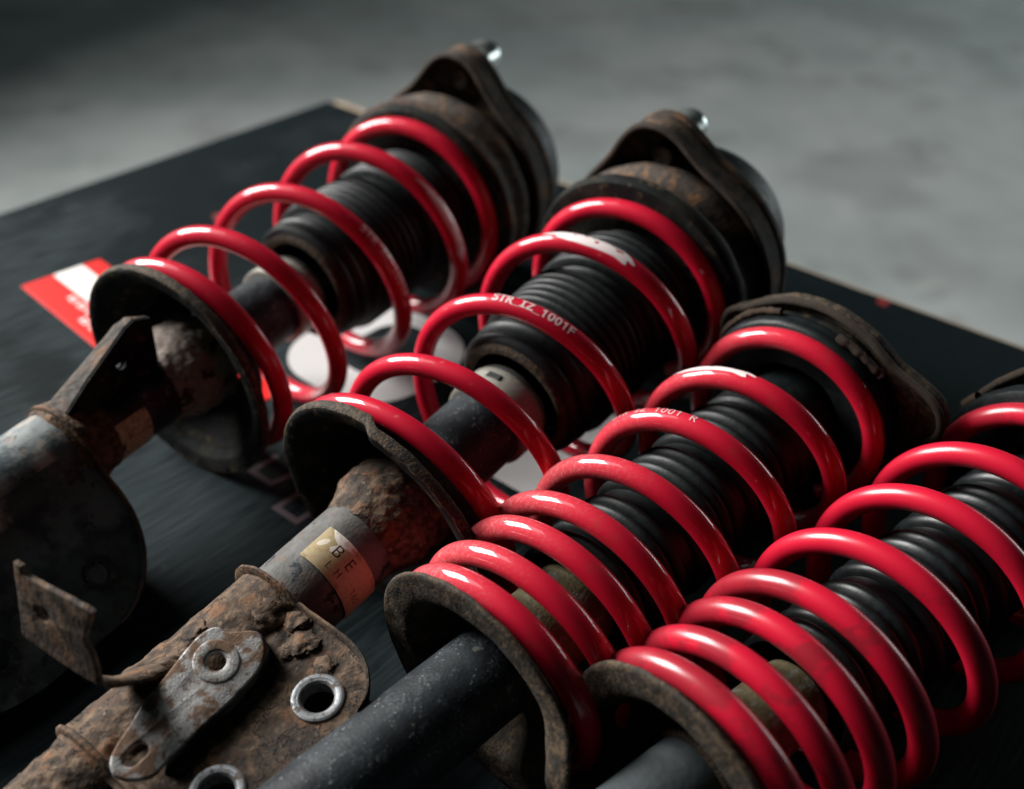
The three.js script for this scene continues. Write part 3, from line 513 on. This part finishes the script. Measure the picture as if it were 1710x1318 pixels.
// ---- lower bracket of the strut with the label
{
  const crust = (a, y, z) => 0.0006 * fbm(a * 130, y * 130, z * 130 + 3, 4) + 0.0013 * sstep(0.06, 0.2, fbm(a * 45 + 2, y * 45, z * 45, 3)) * (0.6 + 0.9 * fbm(a * 210, y * 210, z * 210, 3)) * sstep(0.05, 0.02, z);
  const aS = (z) => (z < 0.04 ? -0.0795 : -0.0795 - 0.024 * (1 - Math.sqrt(Math.max(0, 1 - Math.pow((z - 0.04) / 0.0315, 2.2))))), aE = (z) => (z < 0.05 ? -0.178 : -0.178 + 0.02 * (1 - Math.sqrt(Math.max(0, 1 - Math.pow((z - 0.05) / 0.0215, 2)))));
  const br = cheekBracket({ roll: 4 * D, rad: 0.0238, h: 0.0185, zMax: 0.0712, aStart: aS, aEnd: aE, th: 0.0032, holes: [[-0.1062, 0.0535], [-0.157, 0.0515]], hole: 0.0088, disp: crust });
  const B = obj('knuckle_bracket', br.geo, M.rust, S2);
  obj('turned_edge', lipAlong(br, aS, 0.0038, 0.0024), M.rust, B);
  obj('lower_edge', lipAlong(br, (z) => aE(z) + 0.0026, 0.0026, 0.003), M.rust, B);
  for (const [a, z] of [[-0.1062, 0.0535], [-0.157, 0.0515]]) { const g = bushRing(0.0109, 0.0066, 0.0013); const q = br.rot(a, 0.0185, z); g.rotateX(4 * D); g.translate(...q); obj('bolt_bush', g, M.bush, B); }
  // rust scabs broken loose on the cheek
  const scabs = []; for (const [a, z, r, h] of [[-0.0925, 0.030, 0.0075, 0.0026], [-0.0865, 0.021, 0.006, 0.0032], [-0.099, 0.028, 0.004, 0.0016], [-0.0945, 0.045, 0.005, 0.0014], [-0.0905, 0.0105, 0.007, 0.0024], [-0.117, -0.008, 0.006, 0.0018]]) {
    const g = new THREE.IcosahedronGeometry(r, 5), p = g.attributes.position; for (let i = 0; i < p.count; i++) { const v = new THREE.Vector3().fromBufferAttribute(p, i), k = 1 + 0.7 * fbm(v.x * 260 + a * 900, v.y * 260, v.z * 260, 4); p.setXYZ(i, v.x * k, v.y * k * h / r, v.z * k); }
    const y = z > 0.0155 ? 0.0185 : Math.sqrt(Math.max(0.0001, 0.0238 ** 2 - z * z)); const ang = z > 0.0155 ? 0 : Math.atan2(z, y); g.rotateX(ang); g.translate(...br.rot(a, y, z)); const uv = g.attributes.uv; for (let i = 0; i < uv.count; i++) uv.setXY(i, p.getX(i) + p.getY(i), p.getZ(i)); const w = strip(g); w.deleteAttribute('normal'); scabs.push(creased(mergeVertices(w, 1e-6), 0.9));
  }
  obj('rust_scab', join(scabs), M.rust, B).userData.kind = 'stuff';
  // link arm: pressed plate standing off the bracket
  const arm = smoothLoop([[-0.1781, 0.0112], [-0.1757, 0.0074], [-0.1695, 0.0042], [-0.1622, 0.0021], [-0.1516, -0.0019], [-0.1415, -0.0035], [-0.1303, -0.006], [-0.1213, -0.0075], [-0.1154, -0.007], [-0.1122, -0.0047], [-0.1119, -0.0015], [-0.1077, 0.0036], [-0.1036, 0.0079], [-0.1035, 0.0129], [-0.1071, 0.0184], [-0.114, 0.0221], [-0.1247, 0.0233], [-0.1342, 0.0236], [-0.1443, 0.0231], [-0.1534, 0.0234], [-0.1623, 0.0236], [-0.1695, 0.0239], [-0.1747, 0.0202], [-0.1776, 0.0156]], 120);
  const shrink = arm.map(([x, y]) => [lerp(x, -0.14, 0.03), lerp(y, 0.01, 0.12)]);
  const place = (g) => { g.applyMatrix4(new THREE.Matrix4().set(1, 0, 0, 0, 0, 0, 1, 0, 0, 1, 0, 0, 0, 0, 0, 1)); const ix = g.index; g.rotateX(20 * D); return g; };
  const ag = plateGeo(shrink.map(([x, y]) => [x, y]), 0.0026, 0.0007, [circHole(-0.123, 0.0068, 0.0046), slotHole(-0.1678, 0.0124, 0.0022, 0.0038)], 20);
  ag.translate(0, 0, 0.0305);
  const flankPts = [...shrink.slice(46, 100)], fc = [-0.128, 0.008];
  const flank = gridGeo(flankPts.length - 1, 14, (u, v) => { const [x, y] = flankPts[Math.round(u * (flankPts.length - 1))], t = v * 1.45, k = 1 + 0.16 * Math.sin(t) + 0.02 * v, e = 0.0005 * fbm(x * 200, y * 200, v * 3, 3) * v; return [lerp(fc[0], x, k) + e, lerp(fc[1], y, k) + e, 0.0335 - 0.0165 * (1 - Math.cos(t)) / (1 - Math.cos(1.45))]; }, (u, v) => [u * 0.05, v * 0.015]);
  { const uv = ag.attributes.uv, p = ag.attributes.position; for (let i = 0; i < uv.count; i++) uv.setXY(i, p.getX(i) + p.getZ(i) * 0.7, p.getY(i)); }
  const armG = creased(mergeVertices((() => { const w = place(ag); w.deleteAttribute('normal'); return w; })(), 1e-6), 0.75);
  const A = obj('link_arm', armG, M.bare, B);
  flank.computeVertexNormals(); place(flank); flank.computeVertexNormals(); obj('pressed_flank', flank, M.oldSteel, A);
  const emb = lathe(round([[-0.002, 0.0046], [0.0001, 0.0048], [0.0003, 0.0056], [0.00035, 0.0086], [-0.0003, 0.0092]], 1), 56); emb.rotateZ(Math.PI / 2); emb.translate(-0.123, 0.0341, 0.0068); emb.rotateX(20 * D); obj('hole_rim', emb, M.bare, A);
  // hose tab bent up from the far side
  const TL = new THREE.Vector3(-0.159, 0.088, -0.03), e1 = new THREE.Vector3(-0.1537, 0.088, 0.008).sub(TL), e2 = new THREE.Vector3(-0.1688, 0.061, -0.03).sub(TL);
  e1.normalize(); e2.addScaledVector(e1, -e2.dot(e1)).normalize(); const e3 = new THREE.Vector3().crossVectors(e1, e2);
  const onTab = new THREE.Matrix4().makeBasis(e1, e2, e3).setPosition(TL), tabPt = (s, t, n = 0) => new THREE.Vector3(s, t, n).applyMatrix4(onTab);
  const tabO = []; for (const [p, q] of [[[0, -0.0036], [0.0028, -0.0034]], [[0.0028, -0.0034], [0.0034, 0]], [[0.0034, 0], [0.0385, 0.0005]], [[0.0385, 0.0005], [0.0335, 0.015]], [[0.0335, 0.015], [0.0375, 0.0195]], [[0.0375, 0.0195], [0.0405, 0.0315]], [[0.0405, 0.0315], [0.029, 0.0315]], [[0.029, 0.0315], [0.0012, 0.0278]], [[0.0012, 0.0278], [0, -0.0036]]]) { const n = Math.ceil(Math.hypot(q[0] - p[0], q[1] - p[1]) / 0.0012); for (let i = 0; i < n; i++) { const x = lerp(p[0], q[0], i / n), y = lerp(p[1], q[1], i / n), k = 0.0007 * fbm(x * 300, y * 300, 3, 3); tabO.push([x + k, y + k]); } }
  const tg = plateGeo(tabO, 0.0016, 0.0005, [circHole(0.0135, 0.0125, 0.0038)], 16); tg.applyMatrix4(onTab);
  { const uv = tg.attributes.uv, p = tg.attributes.position; for (let i = 0; i < uv.count; i++) uv.setXY(i, p.getZ(i) + p.getX(i), p.getY(i)); }
  const T = obj('hose_tab', creased(strip(tg), 0.6), M.rust, B);
  const A0 = tabPt(0.029, 0.031, 0.0012), A1 = tabPt(0.0405, 0.031, 0.0012), B0 = new THREE.Vector3(-0.146, 0.0265, -0.014), B1 = new THREE.Vector3(-0.126, 0.0275, 0.003);
  const neck = (d) => gridGeo(50, 24, (u, v) => { const p = A0.clone().lerp(A1, v).lerp(B0.clone().lerp(B1, v), u); const e = 0.0022 * u * fbm(p.x * 190, p.y * 190, p.z * 190, 4); const sag = -0.006 * Math.sin(u * Math.PI) * (1 - 0.3 * v) + e - d; return [p.x + e * 0.6, p.y + sag - 0.003 * Math.pow(Math.abs(v - 0.5) * 2, 4), p.z]; }, (u, v) => [u * 0.045, v * 0.015]);
  const nk = [neck(0), neck(0.0022)]; nk.forEach((g) => g.computeVertexNormals()); obj('tab_foot', join(nk), M.rust, T);
  // rusted lower end of the tube
  obj('rusted_end', lathe(round(dense([[-0.214, 0.002], [-0.214, 0.017], [-0.208, 0.0212], [-0.19, 0.0225], [-0.172, 0.0226]], 0.0012), 1), 120, rough3(0.0018, 150, 8), 0.9), M.rust, S2);
  // paper label
  const t = canvasTex(1024, 420, (x, w, h) => {
    x.fillStyle = '#b5a57f'; x.fillRect(0, 0, w, h);
    for (let i = 0; i < 900; i++) { x.fillStyle = `rgba(${rnd() < 0.5 ? '214,176,120' : '150,104,58'},${0.05 + rnd() * 0.1})`; x.beginPath(); x.ellipse(rnd() * w, rnd() * h, 4 + rnd() * 36, 3 + rnd() * 16, rnd() * 3, 0, 7); x.fill(); }
    x.fillStyle = 'rgba(240,232,222,0.96)'; x.beginPath(); x.moveTo(w * 0.06, 0); x.lineTo(w * 0.36, 0); x.lineTo(w * 0.37, h * 0.14); x.lineTo(w * 0.27, h * 0.2); x.lineTo(w * 0.25, h * 0.42); x.lineTo(w * 0.19, h * 0.5); x.lineTo(w * 0.16, h * 0.42); x.lineTo(w * 0.2, h * 0.26); x.lineTo(w * 0.12, h * 0.16); x.closePath(); x.fill();
    x.fillStyle = 'rgba(236,224,208,0.8)'; x.beginPath(); x.ellipse(w * 0.08, h * 0.42, w * 0.03, h * 0.16, 0.5, 0, 7); x.fill();
    for (let i = 0; i < 420; i++) { x.fillStyle = `rgba(70,44,24,${0.1 + rnd() * 0.3})`; x.fillRect(rnd() * w, rnd() * h, 1 + rnd() * 5, 1 + rnd() * 3); }
    for (let i = 0; i < 26; i++) { x.fillStyle = 'rgba(88,62,36,0.16)'; x.beginPath(); x.ellipse(rnd() * w, rnd() < 0.5 ? rnd() * 40 : h - rnd() * 40, 10 + rnd() * 60, 6 + rnd() * 22, rnd(), 0, 7); x.fill(); }
    x.fillStyle = '#1d150d'; x.textBaseline = 'middle'; x.textAlign = 'center';
    const A = (ang) => (ang + 1.5) / 126 * w;
    x.font = '172px sans-serif'; x.fillText('B', A(29.6), h * 0.37); x.fillText('E', A(51), h * 0.37);
    x.font = '112px sans-serif'; x.fillText('L', A(33), h * 0.74); x.fillText('H', A(48), h * 0.72);
    x.font = '100px sans-serif'; x.fillText('1', A(79), h * 0.66); x.fillText('6', A(87), h * 0.66); x.fillText('0', A(95), h * 0.66);
  });
  const lg = gridGeo(60, 8, (u, v) => { const a = lerp(-1.5, 124.5, u) * D, r = 0.0221; return [lerp(-0.0613, -0.0418, v), r * Math.cos(a), r * Math.sin(a)]; }, (u, v) => [u, v]); lg.computeVertexNormals();
  obj('paper_label', lg, new THREE.MeshPhysicalMaterial({ map: t, roughness: 0.6, side: THREE.DoubleSide }), S2);
}
// ---- lower bracket of the strut by the sticker
{
  const wear = (a, y, z) => 0.0004 * fbm(a * 70, y * 70, z * 70 + 9, 4);
  const aS = (z) => (z < 0.03 ? -0.0905 : -0.0905 - 0.046 * (1 - Math.sqrt(Math.max(0, 1 - Math.pow((z - 0.03) / 0.0565, 2.1))))), aE = (z) => (z < 0.05 ? -0.236 : -0.236 + 0.066 * (1 - Math.sqrt(Math.max(0, 1 - Math.pow((z - 0.05) / 0.0365, 1.5)))));
  const br = cheekBracket({ roll: 45 * D, rad: 0.0236, h: 0.0185, zMax: 0.0862, aStart: aS, aEnd: aE, th: 0.0032, holes: [[-0.1243, 0.06], [-0.184, 0.062]], hole: 0.0062, disp: wear,
    tint: (a, y, z, flat) => { const n = fbm(a * 38, y * 38, z * 38, 4), g = n3(a * 900, y * 900, z * 900); const q = flat ? 0.02 : sstep(-0.1, 0.16, n + 0.12 * g + (z < 0.004 && y > 0 ? 0.12 : -0.22)); return mix3([0.5, 0.74, 0.84], [2.8, 2.75, 2.65], q); } });
  const B = obj('knuckle_bracket', br.geo, M.dusty, S1);
  obj('turned_edge', lipAlong(br, aS, 0.0036, 0.0026), M.rust, B);
  for (const [a, z] of [[-0.1243, 0.06], [-0.184, 0.062]]) { const g = bushRing(0.0088, 0.0056, 0.0006); g.rotateX(45 * D); g.translate(...br.rot(a, 0.0185, z)); obj('bolt_bush', g, M.blackPaint, B); }
  // upright plate beside the tube
  const fin = plateGeo([[-0.0905, 0.019], [-0.088, 0.024], [-0.072, 0.034], [-0.042, 0.050], [-0.036, 0.0515], [-0.0268, 0.0478], [-0.0273, 0.037], [-0.029, 0.016], [-0.034, 0.004], [-0.088, 0.004]], 0.0022, 0.0007, [circHole(-0.0505, 0.0335, 0.0032)], 16);
  fin.translate(0, 0, 0.006); const F = obj('hose_bracket', creased(strip(fin), 0.6), M.grease, S1);
  const fl = gridGeo(60, 12, (u, v) => { const c = [[-0.0905, 0.019], [-0.088, 0.024], [-0.072, 0.034], [-0.042, 0.050], [-0.036, 0.0515], [-0.0268, 0.0478]], s = u * 5, i = Math.min(4, Math.floor(s)), q = s - i, t = v * Math.PI / 2; const e = 0.0004 * fbm(u * 20, v * 4, 1, 3); return [lerp(c[i][0], c[i + 1][0], q), lerp(c[i][1], c[i + 1][1], q) + 0.0012 * Math.cos(t) + e, 0.0068 - (0.015 - 0.009 * sstep(0.1, 0.75, u)) * Math.sin(t) * (1 - 0.6 * sstep(0.75, 1, u))]; }, (u, v) => [u * 0.08, v * 0.01]); fl.computeVertexNormals();
  obj('bent_flange', fl, M.mountRust, F);
  obj('weld_crust', lathe(round(dense([[-0.098, 0.0218], [-0.094, 0.0245], [-0.088, 0.0262], [-0.08, 0.0232], [-0.07, 0.0219]], 0.001), 1), 120, rough3(0.0022, 140, 21), 0.9), M.rust, S1);
  const t = canvasTex(256, 200, (x, w, h) => { x.fillStyle = '#b9a983'; x.fillRect(0, 0, w, h); for (let i = 0; i < 500; i++) { x.fillStyle = `rgba(${rnd() < 0.5 ? '222,214,196' : '96,78,44'},${0.08 + rnd() * 0.2})`; x.beginPath(); x.ellipse(rnd() * w, rnd() * h, 3 + rnd() * 18, 2 + rnd() * 10, rnd() * 3, 0, 7); x.fill(); } });
  const lg = gridGeo(40, 8, (u, v) => { const a = lerp(62, 137, u) * D, r = 0.0221; return [lerp(-0.0715, -0.051, v), r * Math.cos(a), r * Math.sin(a)]; }, (u, v) => [u, v]); lg.computeVertexNormals();
  obj('paper_label', lg, new THREE.MeshPhysicalMaterial({ map: t, roughness: 0.65, side: THREE.DoubleSide }), S1);
}

// ================================================================ rear struts
function rearStrut(f, idx, label, o) {
  const G = strutGroup(f, label, idx), off = idx * 5.3 + 20;
  const sp = obj('coil_spring', springGeo(f, o.perTurn, o.rad, o.color), redMat(o.rough, 1, o.coatRough), G);
  for (const w of o.prints) wirePrint(f, ...w, sp);
  const k = o.seatR, s0 = o.seatA;
  const seat = round([[s0 + 0.026, 0.016], [s0 + 0.024, 0.030], [s0 + 0.012, 0.0385], [s0 + 0.0008, 0.0415], [s0, k - 0.002], [s0 - 0.0008, k], [s0 - 0.002, k + 0.0002], [s0 - 0.0029, k - 0.0007], [s0 - 0.0031, k - 0.003], [s0 - 0.0026, k - 0.0125], [s0 - 0.001, k - 0.0165], [s0 + 0.009, 0.037], [s0 + 0.018, 0.0295], [s0 + 0.0165, 0.0235], [s0 + 0.008, 0.0208], [s0 + 0.008, 0.016]], 2);
  obj('spring_seat', lathe(dense(seat, 0.0016), 190, (p, t, a, r) => {
    const dt = Math.atan2(Math.sin(t - o.earT), Math.cos(t - o.earT)), w = Math.exp(-(dt * dt) / 0.16) * sstep(0.036, 0.05, r), e = 0.0009 * fbm(p[0] * 80 + off, p[1] * 80, p[2] * 80, 4) * sstep(0.03, 0.045, r);
    const q = 1 + e * 10 + 0.05 * w; return [p[0] + e - 0.012 * w * (0.4 + 0.6 * Math.cos(dt * 2)), p[1] * q, p[2] * q];
  }, 0.8), M.seatRust, G);
  // tube, leaning a hair off the spring's axis
  const T = obj('strut_tube', lathe(dense([[-0.17, 0.001], [-0.17, 0.0185], [-0.166, o.tubeR], [0.012, o.tubeR], [0.012, 0.012]], 0.004), 80, (p) => [p[0], p[1] + o.lean[0] * (p[0]) + o.lean[2], p[2] + o.lean[1] * p[0] + o.lean[3]]), o.tubeMat, G);
  obj('inner_tube', lathe(dense([[0.008, o.innerR], [0.058, o.innerR], [0.06, o.innerR - 0.003], [0.06, 0.007]], 0.004), 72), M.olive, G);
  obj('piston_rod', cylX(0.007, 0.05, 0.25, 28), M.chrome, G);
  obj('dust_boot', lathe(bellows(o.boot), 120, rough3(0.00015, 30, off), 0.5), o.bootMat, G);
  const t = o.top;
  obj('upper_insulator', lathe(round([[t - 0.004, 0.03], [t - 0.0045, 0.05], [t - 0.0035, o.insR - 0.001], [t, o.insR], [t + 0.003, o.insR - 0.0008], [t + 0.005, o.insR], [t + 0.009, o.insR - 0.002], [t + 0.01, 0.045]], 1), 120, rough3(0.0012, 60, off), 0.7), M.rubber, G);
  const mp = obj('mount_plate', mountPlate((q) => o.mountR + 0.0012 * fbm(Math.cos(q) * 4, Math.sin(q) * 4, off, 3) + o.ears.reduce((s, [c, w, h]) => s + ear(q, c * D, w, h), 0), o.mountA, 0.003, 0.004), M.seatRust, G);
  obj('mount_body', lathe(round([[t + 0.005, 0.05], [t + 0.008, 0.0515], [o.mountA, 0.05], [o.mountA + 0.006, 0.046], [o.mountA + 0.02, 0.04], [o.mountA + 0.03, 0.02], [o.mountA + 0.03, 0.001]], 1), 110, rough3(0.0015, 60, off), 0.8), M.grease, mp);
  if (o.strap) obj('dried_mud', o.strap(), M.rust, mp);
  // eye at the lower end
  const eye = new THREE.TorusGeometry(0.016, 0.006, 16, 40); eye.translate(-0.186, 0, 0); const ep = eye.attributes.position; for (let i = 0; i < ep.count; i++) ep.setXYZ(i, ep.getX(i), ep.getY(i) + o.lean[0] * -0.18 + o.lean[2], ep.getZ(i) + o.lean[1] * -0.18 + o.lean[3]); obj('lower_eye', eye, M.grease, G);
  return G;
}
rearStrut(FIT[2], 2, 'red sprung strut with dust speckled coils and black lower tube', {
  perTurn: 460, rad: 44, color: dustyRed, rough: 0.6, coatRough: 0.08, prints: [[5.86, 6.008, -22, 36, codeR], [6.84, 7.012, -22, 58, markTex]],
  seatR: 0.0576, seatA: -0.0088, earT: 92 * D, tubeMat: M.blackPaint, tubeR: 0.0205, lean: [-0.022, 0.034, 0.0008, -0.0008], innerR: 0.0208,
  boot: [[0.049, 0.057, 0.031, 0.0305, 0, 0], [0.057, 0.093, 0.0305, 0.0307, 0.0072, 0.0019], [0.093, 0.1002, 0.029, 0.0292, 0, 0], [0.1002, 0.1362, 0.031, 0.0312, 0.0072, 0.0019], [0.1362, 0.142, 0.0294, 0.0296, 0, 0], [0.142, 0.178, 0.0314, 0.0316, 0.0072, 0.0019], [0.178, 0.185, 0.0298, 0.0305, 0, 0], [0.185, 0.2, 0.0318, 0.0312, 0, 0], [0.2, 0.232, 0.0305, 0.024, 0, 0]], bootMat: M.rubber,
  top: 0.2285, insR: 0.0548, mountR: 0.0575, mountA: 0.247, ears: [[-62, 0.2, 0.006], [72, 0.3, 0.017], [180, 0.35, 0.025]],
  strap: () => { const L = []; for (const [t0, t1, a0, a1, r, wr] of [[-72, -18, 0.236, 0.232, 0.0568, 0.0017], [16, 46, 0.231, 0.235, 0.0562, 0.0021]]) { const pts = []; for (let i = 0; i <= 14; i++) { const q = lerp(t0, t1, i / 14) * D, a = lerp(a0, a1, i / 14) + 0.001 * fbm(i * 0.8, t0, 1, 2); pts.push([a, r * Math.cos(q), r * Math.sin(q)]); } const g = tubeAlong(pts, wr, 90, 10); const p = g.attributes.position; for (let i = 0; i < p.count; i++) { const k = 1 + 0.025 * fbm(p.getX(i) * 300, p.getY(i) * 300, p.getZ(i) * 300, 3); p.setXYZ(i, p.getX(i), p.getY(i) * k, p.getZ(i) * k); } L.push(g); } return join(L); },
});
rearStrut(FIT[3], 3, 'red sprung strut with dark greasy film on its tight lower coils', {
  perTurn: 300, rad: 32, color: grimyRed, rough: 0.6, coatRough: 0.24, prints: [],
  seatR: 0.0556, seatA: -0.011, earT: 88 * D, tubeMat: M.greyPaint, tubeR: 0.0178, lean: [0, 0, 0, 0], innerR: 0.0166,
  boot: [[0.056, 0.066, 0.029, 0.0288, 0, 0], [0.066, 0.106, 0.0275, 0.0278, 0.008, 0.002], [0.106, 0.113, 0.0265, 0.0265, 0, 0], [0.113, 0.153, 0.0282, 0.0285, 0.008, 0.0021], [0.153, 0.16, 0.027, 0.027, 0, 0], [0.16, 0.2, 0.0288, 0.029, 0.008, 0.0021], [0.2, 0.207, 0.0275, 0.0275, 0, 0], [0.207, 0.231, 0.029, 0.0285, 0.008, 0.0019], [0.231, 0.25, 0.027, 0.025, 0, 0]], bootMat: M.rubberShiny,
  top: 0.2475, insR: 0.0582, mountR: 0.0585, mountA: 0.266, ears: [[-20, 0.3, 0.006], [180, 0.35, 0.014]],
  strap: () => { const L = []; for (const [t0, t1, a0, r, wr] of [[-62, -52, 0.2475, 0.0585, 0.0024], [-18, 2, 0.253, 0.0595, 0.004]]) { const pts = []; for (let i = 0; i <= 8; i++) { const q = lerp(t0, t1, i / 8) * D; pts.push([a0 + 0.001 * fbm(i, 3, 1, 2), r * Math.cos(q), r * Math.sin(q)]); } L.push(tubeAlong(pts, wr, 40, 10)); } return join(L); },
});

renderer.render(scene, camera);
